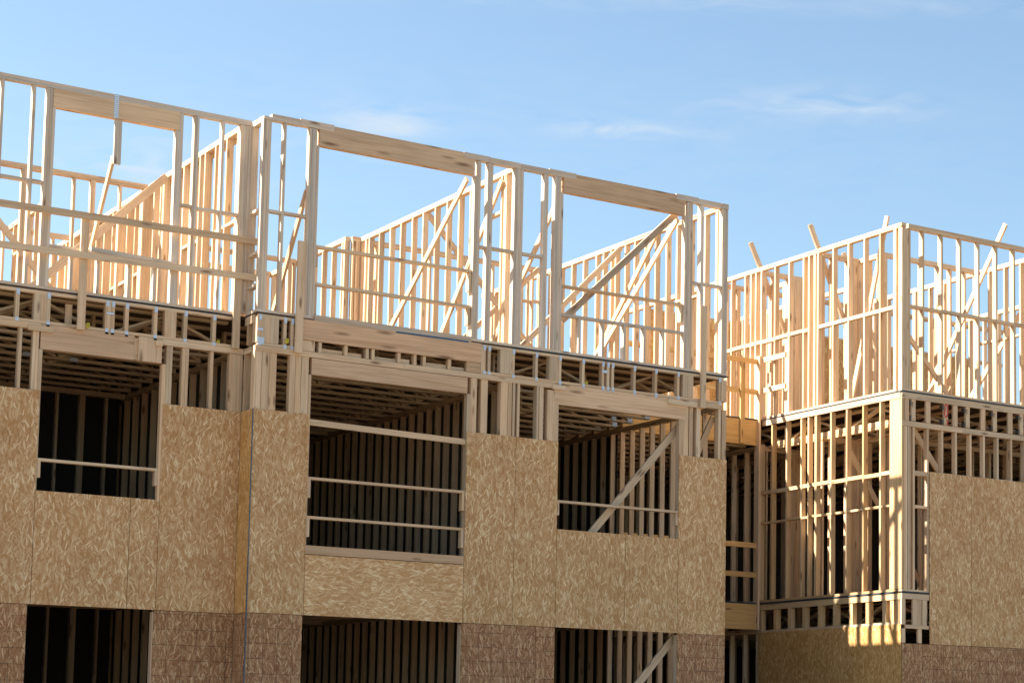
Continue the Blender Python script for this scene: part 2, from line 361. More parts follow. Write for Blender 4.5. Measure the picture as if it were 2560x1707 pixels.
inner('second row of party wall studs standing right behind the sunlit left row', 'y', 10.062, .089, .56, 9.5, spaced(.66, 9.4, .4064), cuts=(4.2,))
inner('cross stud wall under blue sky seen through the top left window opening', 'x', 4.45, .089, 6.0, 9.94, [6.0, 6.4, 6.8, 7.25, 7.66, (8.03, 8.105), 8.795, (9.06, 9.135), 9.5, (9.87, 9.935)])
inner('farthest cross stud wall of the left section low behind the window opening', 'x', 8.33, .089, 7.9, 9.94, spaced(8.0, 9.9, .41))
inner('far side stud wall of the left section, left of the far cross wall', 'y', 8.9, .089, 6.3, 8.32, spaced(6.35, 8.3, .4064), blk=(9.55, [(7.2, 7.5), (7.6, 7.95)]))
inner('left bedroom stud wall running back at the left edge of the photo', 'y', 6.55, .089, 4.6, 9.2, spaced(4.7, 9.2, .4064), blk=(8.8, [(5.15, 5.5), (6.0, 6.3)]))
s2 = [(.36, .44), .50, .96, 1.49, 1.86, 2.262, 2.665, 3.09, 3.475, 3.89, 4.29, 4.70, (5.09, 5.13), (5.22, 5.27), (5.40, 5.53)]
inner('sunlit stud wall dividing the middle block, seen through its left opening', 'y', 13.97, .089, .15, 5.53, s2, blk=(9.49, [(.55, .958)]), cuts=(3.1,))
w = Wall('jog between the two dividing wall rows, a pale post group of studs', 'x', 5.445, .088, 13.73, 13.965, D3)
w.plates(13.82, 13.968, T3); w.m('bottom_plate', 13.82, 13.968, D3, D3 + .038); w.studs([13.825, (13.88, 13.966)], D3 + .038, T3 - .078)
inner('set back stud wall continuing the middle dividing wall after a short jog', 'y', 13.73, .089, 5.535, 8.9, [(5.55, 5.61), 5.1 + .55, 6.06, 6.46, 6.87, 7.28, (7.5, 7.56), 7.9, 8.3, 8.7], cuts=(7.1,))
inner('far cross stud wall at left behind the middle block corner', 'x', 7.57, .089, 10.17, 13.72, [10.2, 10.6, 11.0, 11.4, 12.2, 12.6, 13.0, (13.56, 13.64), 13.675], blk=(8.6, [(12.65, 12.99), (13.05, 13.55)]))
inner('farthest cross stud wall beyond the left corner of the middle block', 'x', 8.75, .089, 10.17, 13.72, [10.3, 10.9, 11.5, 12.3, 12.9, 13.3, (13.55, 13.70)])
inner('cross stud wall with a wide gap behind the two narrow bays of the middle block', 'x', 5.5, .089, 14.07, 17.6, [(14.29, 14.335), 15.3, (16.54, 16.58), (16.78, 16.825), 17.13, 17.345, (17.53, 17.6)], blk=(9.49, [(17.17, 17.344), (17.385, 17.53)]))
s3 = [(.16, .22), .50, .92, (1.30, 1.34), 1.61, 1.94, 2.255, 2.575, 2.875, (3.18, 3.225), 3.33, 3.58, 3.815, 4.235, 4.635, 5.035, 5.44, 5.85, 6.25, 6.66, 7.07, 7.47, 7.88]
w3 = inner('right end stud wall of the middle block seen through the brace filled opening', 'y', 17.665, .09, .143, 8.0, s3, cuts=(2.9, 5.6))
w3.blocks([(.55, .915), (.96, 1.298)], 8.78)
# wing interior
inner('long inner cross stud wall just behind the right wing front wall', 'x', .86, .089, 21.64, 23.86, [(21.66, 21.74), 22.1, 22.5, (22.89, 22.93), 23.18, 23.52, 23.80])
inner('stubby inner side wall near the right wing corner joining the long cross wall', 'y', 21.64, .089, .952, 1.50, [(.96, 1.04), 1.25])
w = inner('short cross wall ending in a thick post group nearest the right wing corner', 'x', 1.505, .089, 20.832, 21.73, [20.84, 21.03, (21.38, 21.73)])
w = inner('short cross wall ending in a thick post group, second from the wing corner', 'x', 3.20, .089, 20.832, 21.73, [20.84, 21.02, (21.36, 21.73)])
inner('inner side stud wall of the right wing between the two deep cross walls', 'y', 21.64, .089, 3.292, 4.44, [3.3, (3.62, 3.74), 4.0, 4.36], blk=(8.9, [(3.35, 3.61)]))
inner('deepest short cross stud wall left in the right wing', 'x', 4.45, .089, 20.832, 22.4, [20.9, (21.12, 21.2), 21.5, 21.9, 22.3])
inner('inner side stud wall running back at the right edge behind the wing front', 'y', 23.87, .089, -.615, 4.5, [(-.61, -.53), -.2, .2, .6, .98, 1.4, 1.8, 2.2, (2.6, 2.68), 3.0, 3.4, 3.8, 4.2], blk=(8.78, [(-.16, .2), (.24, .6), (.64, .98), (1.44, 1.8)]))
inner('inner cross stud wall deep in the right wing under the sky at right', 'x', 4.4, .089, 23.0, 28.0, spaced(23.05, 28, .4064))
inner('inner side stud wall deep in the right wing left of the tall sloping brace', 'y', 22.8, .089, 3.3, 7.0, spaced(3.35, 7, .4064))
inner('inner side stud wall just outside the right edge of the photo', 'y', 26.4, .089, -.6, 4.3, spaced(-.58, 4.3, .4064))
w = Wall('far wall clad in orange strand board showing low behind the right wing studs', 'x', 7.1, .089, 20.9, 30.3, D3, name='clad_wall')
w.m('bottom_plate', 20.9, 30.3, D3, D3 + .038); w.plates(20.9, 30.3, T3, cuts=(25.4,)); w.studs(spaced(20.95, 30.2, .4064), D3 + .038, T3 - .078)
panels(w, [(20.9 + 1.22 * i, 20.9 + 1.22 * (i + 1), D3, T3 - .04) for i in range(7)], OSBG)

# ================================================================== DECKS AND TRUSS BANDS
def nail_plates(truss, xs, y, ztop, zbot, w, n0=.075):
    for x in xs:
        for z in (ztop, zbot): bx(truss, 'nail_plate', x + .002, x + w - .002, y - .006, y - .001, z, z + n0, METAL, 2)
def truss_x(mb, x0, x1, y, z0, z1, step=1.7):
    """flat parallel chord truss along X made of 2x4 laid flat"""
    mb.box(x0, x1, y, y + .089, z0, z0 + .038); mb.box(x0, x1, y, y + .089, z1 - .038, z1)
    n = max(1, round((x1 - x0) / step)); st = (x1 - x0) / n
    for i in range(n):
        a = x0 + i * st; m_ = a + st / 2
        mb.beam((a + .03, y + .045, z0 + .045), (m_ - .03, y + .045, z1 - .045), .036, .085, (0, 1, 0)); mb.beam((m_ + .03, y + .045, z1 - .045), (a + st - .03, y + .045, z0 + .045), .036, .085, (0, 1, 0))
        mb.box(a + .001, a + .039, y + .002, y + .087, z0 + .04, z1 - .04, 2)
    return mb
def truss_y(mb, y0, y1, x, z0, z1, step=1.7):
    mb.box(x, x + .089, y0, y1, z0, z0 + .038); mb.box(x, x + .089, y0, y1, z1 - .038, z1)
    n = max(1, round((y1 - y0) / step)); st = (y1 - y0) / n
    for i in range(n):
        a = y0 + i * st; m_ = a + st / 2
        mb.beam((x + .045, a + .03, z0 + .045), (x + .045, m_ - .03, z1 - .045), .036, .085, (1, 0, 0)); mb.beam((x + .045, m_ + .03, z1 - .045), (x + .045, a + st - .03, z0 + .045), .036, .085, (1, 0, 0))
        mb.box(x + .002, x + .087, a + .001, a + .039, z0 + .04, z1 - .04, 2)
    return mb
TT, TB = 7.361, 6.934          # third floor trusses
def deck(label, x0, x1, y0, y1, z, group='floor platforms of the building'):
    p = thing('floor_platform', label, 'floor platform', (x0, y0, z - .45), group)
    xs = spaced(x0, x1 - .01, 2.44)
    for i, a in enumerate(xs):
        b = min(a + 2.44, x1)
        for j, c in enumerate(spaced(y0, y1 - .01, 1.22)):
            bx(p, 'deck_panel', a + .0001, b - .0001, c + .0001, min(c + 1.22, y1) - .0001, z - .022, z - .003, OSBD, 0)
    return p
# left section, third floor
p = deck('third floor platform of the left section with open truss band and metal nail plates', 3, 9.99, YA, 9.55, D3)
mb = MB(); mb.box(3, 9.83, YA, YA + .089, TT - .04, TT); mb.box(3, 9.83, YA, YA + .089, TB + .002, TB + .04)
tv = [6.52, 6.935, 8.352, 8.738, 9.148, 9.548]
for x in tv + [7.328, 8.09, 8.165]: mb.box(x, x + .048, YA + .004, YA + .085, TB + .04, TT - .04, 2)
t = mb.build('floor_truss', PINE, p); nail_plates(t, tv + [7.328, 8.09, 8.165], YA, TT - .085, TB - .03, .048)
bx(t, 'nail_plate', 8.1, 8.2, YA - .006, YA - .001, 7.17, 7.2, METAL, 2)
for a, b in ((7.168, 7.248), (7.25, 7.326), (8.885, 8.962), (8.964, 9.042), (8.115, 8.16)): bx(p, 'squash_block', a, b, YA - .002, YA + .1, TB + .04, TT - .04)
bx(p, 'squash_block', 7.603, 7.69, YA + .12, YA + .16, TB, TT - .1)
bx(p, 'edge_strip', 7.62, 9.82, YA - .006, YA + .0, D3 - .022, D3 - .006, STRIP)
t = truss_x(MB(), 3.05, 9.9, YA + .35, TB, TT).build('floor_truss', PINE, p)
for i in range(1, 18): copy_part(t, p, (0, .5 * i, 0))
for x in (7.70, 8.36): bx(p, 'nail_plate', x, x + .11, 2.764, 2.768, 6.936, 6.985, METAL, 2)
# middle block, third floor
p = deck('third floor platform of the middle block with truss band above the strand board wall', 10.0, 17.765, .0, 9.55, D3)
mb = MB(); mb.box(13.41, 17.7, 0, .089, TT - .04, TT); mb.box(13.41, 17.64, 0, .089, TB + .001, TB + .04)
tl = [10.39, 10.494]; tr = [13.447, 13.529, 13.927, 14.315, 14.715, 15.118, 15.463, 15.553, 15.635, 16.025, 16.415, 16.825, 17.605]
for x in tr: mb.box(x, x + .042, .004, .085, TB + .04, TT - .04, 2)
m2 = MB(); m2.box(10.02, 10.62, 0, .089, TT - .04, TT); m2.box(10.02, 10.62, 0, .089, TB + .001, TB + .04)
for x in tl: m2.box(x, x + .042, .004, .085, TB + .04, TT - .04, 2)
t = m2.build('floor_truss', PINE, p); nail_plates(t, tl + [10.03], 0, TT - .085, TB - .03, .044)
t = mb.build('floor_truss', PINE, p); nail_plates(t, tr, 0, TT - .085, TB - .03, .044)
bx(t, 'nail_plate', 10.015, 10.09, -.012, -.007, 7.13, 7.17, METAL, 2); bx(t, 'nail_plate', 10.015, 10.11, -.013, -.008, 6.95, 7.04, METAL, 2); bx(t, 'nail_plate', 15.46, 15.55, -.012, -.007, 7.18, 7.22, METAL, 2)
for a, b in ((10.008, 10.105), (10.107, 10.2), (10.202, 10.316), (13.41, 13.446), (13.73, 13.926), (14.55, 14.713), (16.925, 17.02), (17.022, 17.12), (17.655, 17.752)):
    bx(p, 'squash_block', a, b, -.003 + J(.002), .1, TB + .042, TT - .042)
bx(p, 'squash_block', 10.662, 10.845, -.004, .06, TB + .002, 7.08, along=2); bx(p, 'squash_block', 13.18, 13.405, -.004, .06, TB + .002, 7.08, along=0)
for x in (10.905, 11.29, 11.61, 11.697, 12.095, 12.345, 12.49, 12.89): bx(p, 'cripple_block', x, x + .045, .002, .089, TB + .002, 7.079, along=2)
for a, b in ((10.95, 11.28), (11.34, 11.56), (11.74, 12.09), (12.15, 12.3), (12.54, 12.88), (12.94, 13.17)): bx(p, 'blocking', a, b, .05, .088, TB + .003, TB + .065 + J(.01))
bx(p, 'rim_beam', 10.645, 13.402, -.02, .03, 7.083, 7.366, FIR)
bx(p, 'edge_strip', 12.05, 13.19, -.024, -.018, 7.352, 7.374, BLUE)
bx(p, 'edge_strip', 13.9, 17.78, -.012, -.001, D3 - .024, D3 - .006, STRIP)
t = truss_x(MB(), 10.1, 17.6, .45, TB, TT).build('floor_truss', PINE, p)
for i in range(1, 18): copy_part(t, p, (0, .5 * i, 0))
for x, y, z in ((17.17, 2.45, 6.938), (17.50, 2.95, 6.938), (17.52, 2.95, 7.13), (17.48, 2.45, 6.94), (17.5, 1.95, 6.94)): bx(p, 'nail_plate', x, x + .09, y - .006, y - .002, z, z + .085, METAL, 2)
bx(p, 'rim_board', 9.995, 10.03, .09, .41, 7.25, 7.36); bx(p, 'squash_block', 10.0, 10.09, .3, .338, TB + .04, 7.248); bx(p, 'squash_block', 10.0, 10.09, .1, .138, TB + .04, 7.248)
# breezeway
for z, nm in ((D3, 'upper'), (D2, 'lower')):
    p = deck('%s breezeway platform with an orange rim beam between middle block and right wing' % nm, 17.77, 20.68, 3.1, 9.55, z)
    bx(p, 'rim_beam', 17.77, 20.66, 3.06, 3.098, z - .475, z - .03, BOUNCE); bx(p, 'edge_strip', 17.77, 20.6, 3.05, 3.06, z - .028, z - .003, STRIP)
    t = truss_x(MB(), 17.78, 20.66, 3.5, z - .45, z - .03).build('floor_truss', PINE, p)
    for i in range(1, 12): copy_part(t, p, (0, .5 * i, 0))
# right wing, third floor
p = deck('third floor platform of the right wing with dark edge strip and red spray mark', 20.69, 30.3, -.76, 9.55, D3)
bx(p, 'rim_board', 20.69, 25.1, -.768, -.73, 7.262, 7.364); bx(p, 'rim_board', 25.103, 30.3, -.768, -.73, 7.262, 7.364)
bx(p, 'rim_board', 20.682, 20.72, -.728, 1.1, 7.268, 7.365); bx(p, 'rim_board', 20.682, 20.72, 1.103, 3.03, 7.268, 7.365)
bx(p, 'edge_strip', 20.684, 30.3, -.772, -.762, D3 - .027, D3 - .002, STRIP); bx(p, 'edge_strip', 20.676, 20.688, -.76, 2.95, D3 - .022, D3 - .004, STRIP)
for x in [20.75, 21.21, 21.80, 22.42, 23.035, 23.65, 24.26]: bx(p, 'squash_block', x, x + .095, -.758, -.72, 6.905, 7.261)
te = [20.90, 21.60, 22.08, 22.69, 23.30, 23.91, 24.52, 25.13, 25.74, 26.35, 26.96, 27.6, 28.2, 28.8, 29.4]
first = truss_y(MB(), -.755, 9.4, te[0], 6.91, 7.26).build('floor_truss', PINE, p)
for x in te[1:]: copy_part(first, p, (x - te[0], 0, 0))
for x in te[:5]:
    for z in (7.17, 6.925): bx(p, 'nail_plate', x - .035, x - .002, -.754, -.68, z, z + .07, DARKP)
# red spray mark on the second truss end
def strokes(name, pts, y, r, parent, mat):
    mb = MB()
    for (a, b), (c, d) in zip(pts, pts[1:]): mb.beam((a, y, b), (c, y, d), r * 2, .002, (0, 1, 0))
    return mb.build(name, mat, parent)
cx0, cz0 = 21.648, 7.15
pts = [(cx0 - .035, cz0 + .06), (cx0 - .03, cz0 + .09), (cx0, cz0 + .10), (cx0 + .03, cz0 + .085), (cx0 + .032, cz0 + .03), (cx0 + .03, cz0 - .05), (cx0 + .015, cz0 - .10), (cx0 - .015, cz0 - .11), (cx0 - .035, cz0 - .07), (cx0 - .034, cz0 - .02), (cx0 - .02, cz0 + .03)]
strokes('spray_mark', pts, -.758, .012, p, REDP); strokes('spray_mark', [(cx0 + .01, cz0 - .14), (cx0 + .03, cz0 - .2), (cx0 + .012, cz0 - .235)], -.758, .012, p, REDP)
# wing, second floor band
p = deck('second floor platform of the right wing with short band studs over golden strand board', 20.69, 30.3, -.76, 9.55, D2)
bx(p, 'rim_board', 20.682, 20.72, -.72, 3.1, 4.0, 4.1, HONEY); bx(p, 'rim_board', 20.69, 21.262, -.768, -.73, 4.01, 4.1); bx(p, 'edge_strip', 20.684, 21.262, -.774, -.764, 4.105, 4.13, STRIP); bx(p, 'edge_strip', 20.674, 20.684, -.6, 3.1, 4.106, 4.13, STRIP)
for y in (3.06, 2.62, 2.21, 1.80, 1.37, .96, .53, .10, -.33, -.52, -.66): bx(p, 'band_stud', 20.69, 20.78, y - .045, y + .045, 3.645, 3.999, HONEY)
for a, b in ((20.69, 20.77), (20.93, 21.02), (21.022, 21.11), (21.13, 21.225)): bx(p, 'band_stud', a, b, -.76, -.722, 3.60, 4.008)
bx(p, 'band_plate', 20.772, 21.262, -.762, -.72, 3.54, 3.598); bx(p, 'band_plate', 20.686, 20.80, -.70, 3.2, 3.60, 3.643)
for a, b in ((20.69, 20.77), (21.035, 21.115)): bx(p, 'band_stud', a, b, -.758, -.722, 3.31, 3.538)
t = truss_y(MB(), -.65, 9.4, 21.25, 3.68, 4.1).build('floor_truss', PINE, p)
for i in range(1, 14): copy_part(t, p, (.61 * i, 0, 0))
# second floor platforms hidden behind the sheathing
for nm, x0, x1, y0 in (('left section', 3, 9.99, YA + .02), ('middle block', 10.0, 17.76, .02)):
    p = deck('second floor platform inside the %s behind the strand board' % nm, x0, x1, y0, 9.55, D2)
    t = truss_x(MB(), x0 + .05, x1 - .1, y0 + .4, P1 + .01, D2 - .025).build('floor_truss', PINE, p)
    for i in range(1, 18): copy_part(t, p, (0, .5 * i, 0))

# ================================================================== SECOND STOREY
Z2 = D2; O1, O2 = 3.33, 6.07
w = Wall('left front wall, second storey, strand board around a dark window with one rail', 'x', YA, .09, 3, 10, D2, name='sheathed_wall')
w.m('bottom_plate', 3, 9.98, D2, D2 + .038)
w.studs([3.1, 3.9, 4.7, 5.5, 6.3, 6.6, (6.995, 7.035), (7.173, 7.25)], D2 + .038, 6.852); w.studs([(7.252, 7.30)], D2 + .038, 6.604, name='jack_stud')
w.studs([(8.872, 8.925)], D2 + .038, 6.598, name='jack_stud'); w.studs([(8.927, 9.01), (9.142, 9.233), (9.53, 9.575), (9.80, 9.99)], D2 + .038, 6.852)
w.m('header', 7.268, 8.485, 6.606, 6.93, -.006, .092, FIR); w.m('header', 8.545, 8.86, 6.606, 6.93, -.006, .092, FIR); w.m('header', 8.486, 8.544, 6.62, 6.91, .03, .12)
for a, b, z0, z1 in ((3.0, 7.266, 6.855, 6.932), (7.267, 7.42, 6.84, 6.895), (8.862, 9.99, 6.855, 6.932)): w.m('top_plate', a, b, z0, z1, -.008, .088)
w.m('top_plate', 8.768, 8.86, 6.83, 6.9, -.03, -.0065); w.m('top_plate', 7.1, 7.42, 6.83, 6.9, -.03, -.0085)
w.m('sill', 7.30, 8.87, 4.745, 4.783)
panels(w, [(3.0, 4.85, O1, O2), (4.85, 6.07, O1, O2), (6.07, 7.286, O1, O2), (7.286, 8.52, O1, 4.785), (8.52, 8.905, O1, 4.785), (8.905, 9.985, O1, O2)])
w = Wall('narrow golden strand board return between left section and middle block', 'y', 10.0, .09, 0, .42, D2, name='sheathed_wall')
w.studs([.1, .36], D2, 6.852); w.m('top_plate', .14, .415, 6.855, 6.93, -.005, .1)
panels(w, [(0.003, .403, O1, O2)], OSBG)
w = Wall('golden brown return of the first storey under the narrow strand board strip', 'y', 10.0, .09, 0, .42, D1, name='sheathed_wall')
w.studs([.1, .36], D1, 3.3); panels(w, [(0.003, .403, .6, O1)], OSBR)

w = Wall('middle front wall, second storey, strand board with one tall window and one braced window', 'x', 0, .09, 10, 17.76, D2, name='sheathed_wall')
w.m('bottom_plate', 10.0, 17.755, D2 - .03, D2 + .008)
for a, b, n_ in ((9.985, 10.306, 3), (10.49, 10.66, 2), (10.662, 10.77, 1)):
    st = (b - a) / n_
    for i in range(n_): w.m('stud', a + i * st + .003, a + (i + 1) * st - .003, D2 + .01, 6.852, J(.004), .09)
w.studs([(10.772, 10.81)], D2 + .01, 6.614, name='jack_stud'); w.studs([(13.205, 13.26)], D2 + .01, 6.614, name='jack_stud')
for a, b in ((13.262, 13.357), (13.43, 13.535), (13.748, 13.86), (13.868, 13.93), (13.95, 13.99), (14.025, 14.065), (14.345, 14.38), (14.392, 14.461), (14.53, 14.66), (14.662, 14.69)):
    w.m('stud', a, b, D2 + .01, 6.852 if b < 14.6 else 6.82, J(.006), .1)
w.m('jack_stud', 14.692, 14.722, D2 + .01, 6.618, 0, .089); w.m('jack_stud', 16.87, 16.94, D2 + .01, 6.618, 0, .089)
for a, b in ((16.943, 17.035), (17.056, 17.085), (17.09, 17.123), (17.19, 17.266), (17.604, 17.65), (17.672, 17.752)): w.m('stud', a, b, D2 + .01, 6.85, J(.006), .1)
w.m('header', 10.812, 13.203, 6.618, 6.845, -.003, .092, FIR); w.m('header', 14.645, 16.99, 6.62, 6.928, -.006, .092, FIR)
w.m('top_plate', 9.99, 12.2, 6.853, 6.93, -.008, .088); w.m('top_plate', 12.203, 14.643, 6.853, 6.93, -.008, .088); w.m('top_plate', 14.6, 14.82, 6.835, 6.905, -.03, -.009)
w.m('top_plate', 16.65, 17.18, 6.83, 6.918, -.032, -.0065); w.m('top_plate', 16.992, 17.665, 6.853, 6.93, -.008, .088)
w.m('sill', 10.79, 13.2, 4.16, 4.278, -.02, .092, PINK); w.m('sill', 14.725, 16.868, 4.735, 4.773)
panels(w, [(9.99, 10.797, O1, O2), (13.205, 14.01, O1, O2), (14.01, 14.722, O1, O2), (14.722, 15.917, O1, 4.775), (15.917, 16.868, O1, 4.775), (16.868, 17.76, O1, O2)])
panels(w, [(10.797, 13.205, O1, 4.155, False)], osb('long_strand_board', (.34, .17, .065), (.58, .34, .15), (.86, .67, .42)))

# side wall of wing: tall open studs
w = Wall('left side stud wall of the right wing second storey, tall open studs striped by shadow', 'y', 20.69, .09, -.62, 3.1, D2, mat=HONEY)
w.m('bottom_plate', -.62, 3.1, D2, D2 + .04)
w.studs([2.735, 2.31, 1.89, 1.69, (1.475, 1.535), 1.065, .64, .205, -.235], D2 + .04, 7.266)
w.m('corner_post', -.757, -.46, D2 + .04, 7.266, -.002, .04); w.studs([3.07], D2 + .04, 6.95)
yy = [-.46, -.235, .205, .64, 1.065, 1.475, 1.69, 1.89, 2.31, 2.735, 3.07]
w.blocks([(a + (.038 if i else 0), b) for i, (a, b) in enumerate(zip(yy, yy[1:]))], 6.045, t=.062); w.blocks([(a + (.038 if i else 0), b) for i, (a, b) in enumerate(zip(yy, yy[1:]))], 5.52, t=.036)
w.m('ledger', -.6, 2.9, 6.90, 6.985, .145, .183); w.m('ledger', -.6, 2.9, 6.855, 6.893, .141, .23)
w = Wall('sunlit golden strand board on the left side of the right wing', 'y', 20.69, .09, -.62, 3.1, D1, name='sheathed_wall')
w.studs(spaced(-.58, 3.0, .4064), D1, 3.6); panels(w, [(-.758, .46, .6, 3.61), (.46, 1.68, .6, 3.61), (1.68, 2.9, .6, 3.61), (2.9, 3.08, .6, 3.61)], OSBG)
w = Wall('front wall of the right wing second storey, open studs above pale strand board', 'x', -.76, .09, 20.69, 30.3, D2, name='sheathed_wall')
for a, b in ((20.735, 20.77), (20.775, 20.81), (20.82, 20.85), (20.86, 20.877)): w.m('stud', a, b, D2, 6.81, J(.005), .1)
sx = [20.93, 21.228, 21.54, 21.84, 22.16, 22.464, 22.77, 23.08, 23.39] + [23.7 + .305 * i for i in range(20)]
w.studs(sx, D2, 6.81)
w.m('top_plate', 20.69, 22.0, 6.815, 6.898, -.004, .088); w.m('top_plate', 22.003, 30.3, 6.815, 6.898, -.004, .088)
w.blocks([(20.97, 21.228)], 6.03, t=.075); w.blocks([(20.97, 21.228)], 5.50, t=.045); w.blocks([(a + .038, b) for a, b in zip(sx[1:], sx[2:])], 6.07, t=.04); w.m('bottom_plate', 20.69, 21.262, D2, D2 + .03)
panels(w, [(21.27, 22.18, 3.3, 6.108), (22.18, 23.4, 3.3, 6.108), (23.4, 24.62, 3.3, 6.108), (24.62, 25.84, 3.3, 6.108), (25.84, 27.06, 3.3, 6.108), (27.06, 30.3, 3.3, 6.108)])
w = Wall('dark red brown strand board of the right wing first storey at the bottom right corner', 'x', -.76, .09, 20.69, 30.3, D1, name='sheathed_wall')
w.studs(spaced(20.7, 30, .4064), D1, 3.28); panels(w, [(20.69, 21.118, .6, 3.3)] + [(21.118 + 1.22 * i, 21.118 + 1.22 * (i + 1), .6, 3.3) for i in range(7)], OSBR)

# first storey fronts
w = Wall('left front wall, first storey, dark gridded strand board beside a black opening', 'x', YA, .09, 3, 10, D1, name='sheathed_wall')
w.studs([3.1, 4, 5, 6, 6.8, 7.2, (8.872, 8.91), 9.3, 9.7], D1, O1 - .02)
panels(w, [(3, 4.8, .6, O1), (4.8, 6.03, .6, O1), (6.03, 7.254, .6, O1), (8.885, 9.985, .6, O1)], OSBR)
w = Wall('middle front wall, first storey, dark gridded strand board with two black openings', 'x', 0, .09, 10, 17.76, D1, name='sheathed_wall')
w.studs([10.05, 10.4, (10.74, 10.785), (13.18, 13.22), 13.6, 14.0, 14.4, (14.68, 14.72), (16.87, 16.91), 17.3, 17.7], D1, O1 - .02)
panels(w, [(9.99, 10.787, .6, O1), (13.188, 14.40, .6, O1), (14.40, 14.722, .6, O1), (16.868, 17.76, .6, O1)], OSBR)

# interior and rear walls of the lower storeys
for (zb, zt, nm) in ((D2, 6.932, 'second'), (D1, 3.675, 'first')):
    L = lambda s: s % nm
    v = inner(L('party stud wall inside the left section, %s storey'), 'y', 9.93, .089, .57, 9.4, spaced(.62, 9.4, .4064), zb, zt)
    shade_boards(v, .6, 9.3, zb, zt - .08)
    inner(L('party stud wall inside the middle block left side, %s storey'), 'y', 10.1, .089, .57, 9.4, spaced(.7, 9.4, .4064), zb, zt)
    v = inner(L('close set dividing stud wall inside the middle block, %s storey'), 'y', 14.02, .089, .16, 9.4, spaced(.75, 9.4, .305), zb, zt)
    shade_boards(v, .3, 9.3, zb, zt - .08)
    v = inner(L('right end stud wall of the middle block, %s storey'), 'y', 17.665, .09, .145, 9.4, [.16] + spaced(.5, 9.3, .305), zb, zt)
    shade_boards(v, 3.2, 9.3, zb, zt - .08)
    v = inner(L('left side stud wall deep in the breezeway, %s storey'), 'y', 20.69, .09, 3.12, 9.4, spaced(3.14, 9.4, .4), zb, zt)
    v = inner(L('cross stud wall dark inside the left section, %s storey'), 'x', 5.0, .089, 3.1, 9.9, [3.2, 4, 4.8, 5.6, 6.4, 7.2, 8.3, 8.85, (9.2, 9.29), 9.6], zb, zt)
    shade_boards(v, 3.1, 9.85, zb, zt - .08)
    inner(L('cross stud wall dark inside the middle block, %s storey'), 'x', 6.4, .089, 10.2, 13.9, spaced(10.25, 13.9, .4064), zb, zt)
    inner(L('short cross wall with a thick post group nearest the right wing corner, %s storey'), 'x', 1.505, .089, 20.832, 21.73, [20.84, 21.03, (21.38, 21.73)], zb, zt)
    inner(L('long inner cross stud wall behind the right wing front, %s storey'), 'x', .86, .089, 21.74, 25.8, [(21.75, 21.83), 22.1, 22.5, 22.9, 23.3, 23.7, 24.1, 24.5, 24.9, 25.3], zb, zt)
    inner(L('stubby inner side wall near the right wing corner, %s storey'), 'y', 21.64, .089, .86, 1.50, [(.87, .95), 1.25], zb, zt)
    inner(L('second short cross wall with a thick post group in the right wing, %s storey'), 'x', 3.15, .089, 20.832, 21.74, [20.86, 21.02, (21.38, 21.735)], zb, zt)
    inner(L('inner side stud wall behind the second post group of the right wing, %s storey'), 'y', 21.64, .089, 3.245, 6.0, [3.26, (3.62, 3.74), 4.0, 4.36, 4.8, 5.2, 5.6], zb, zt)
    for lab, x0, x1 in (('left section', 3, 9.99), ('middle block', 10.0, 17.76), ('breezeway', 17.77, 20.68), ('right wing', 20.69, 30.3)):
        v = Wall('%s storey rear wall of the %s closed with strand board' % (nm, lab), 'x', 9.45, .09, x0, x1, zb, name='sheathed_wall')
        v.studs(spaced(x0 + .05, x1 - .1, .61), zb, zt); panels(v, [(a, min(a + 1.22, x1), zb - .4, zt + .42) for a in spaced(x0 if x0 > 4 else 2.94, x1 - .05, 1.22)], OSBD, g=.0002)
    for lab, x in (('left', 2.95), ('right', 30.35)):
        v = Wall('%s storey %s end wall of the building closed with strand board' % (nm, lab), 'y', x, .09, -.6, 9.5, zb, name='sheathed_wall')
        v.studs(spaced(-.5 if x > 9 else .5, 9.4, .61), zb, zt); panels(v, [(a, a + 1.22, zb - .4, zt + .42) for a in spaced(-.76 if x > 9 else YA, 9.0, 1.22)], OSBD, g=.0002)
# doubled corner post of breezeway, beam bearing post
w = thing('post', 'tall timber post at the breezeway corner against the right wing', 'post', (20.6, 3.02, D1))
bx(w, 'post_board', 20.59, 20.628, 3.0, 3.14, 3.66, 8.52); bx(w, 'post_board', 20.632, 20.67, 3.04, 3.14, 4.2, 6.9)

# ================================================================== GUARD RAILS
def rail(label, loc): return thing('guard_rail', label, 'guard rail', loc, 'timber guard rails')
def cleat(r, x, y, z0, z1): bx(r, 'cleat', x, x + .038, y, y + .089, z0, z1)
r = rail('two long rough guard boards on posts across the top left opening', (3, .3, 6.9))
mb = MB().beam((5.2, .34, 8.385), (7.6, .34, 8.40), .09, .038, (0, 1, 0)); mb = MB().beam((4.4, .335, 8.383), (10.10, .335, 8.424), .09, .038, (0, 1, 0)); mb.build('rail', PINE, r)
MB().beam((4.4, .335, 7.83), (10.12, .335, 7.922), .088, .038, (0, 1, 0)).build('rail', PINE, r)
MB().beam((7.85, .385, 7.99), (9.0, .395, 7.955), .06, .038, (0, 1, 0)).build('rail', GREY, r)
bx(r, 'post', 7.71, 7.81, .36, .398, 6.91, 8.38); bx(r, 'post', 9.81, 9.91, .36, .398, 6.92, 8.40); bx(r, 'post', 5.0, 5.09, .36, .398, 6.92, 8.40)
r = rail('pair of thin guard rails across the big left opening of the middle block', (10.8, 0, D3))
bx(r, 'rail', 10.826, 13.24, .02, .109, 8.393, 8.431); bx(r, 'rail', 10.826, 13.24, .02, .109, 7.868, 7.906)
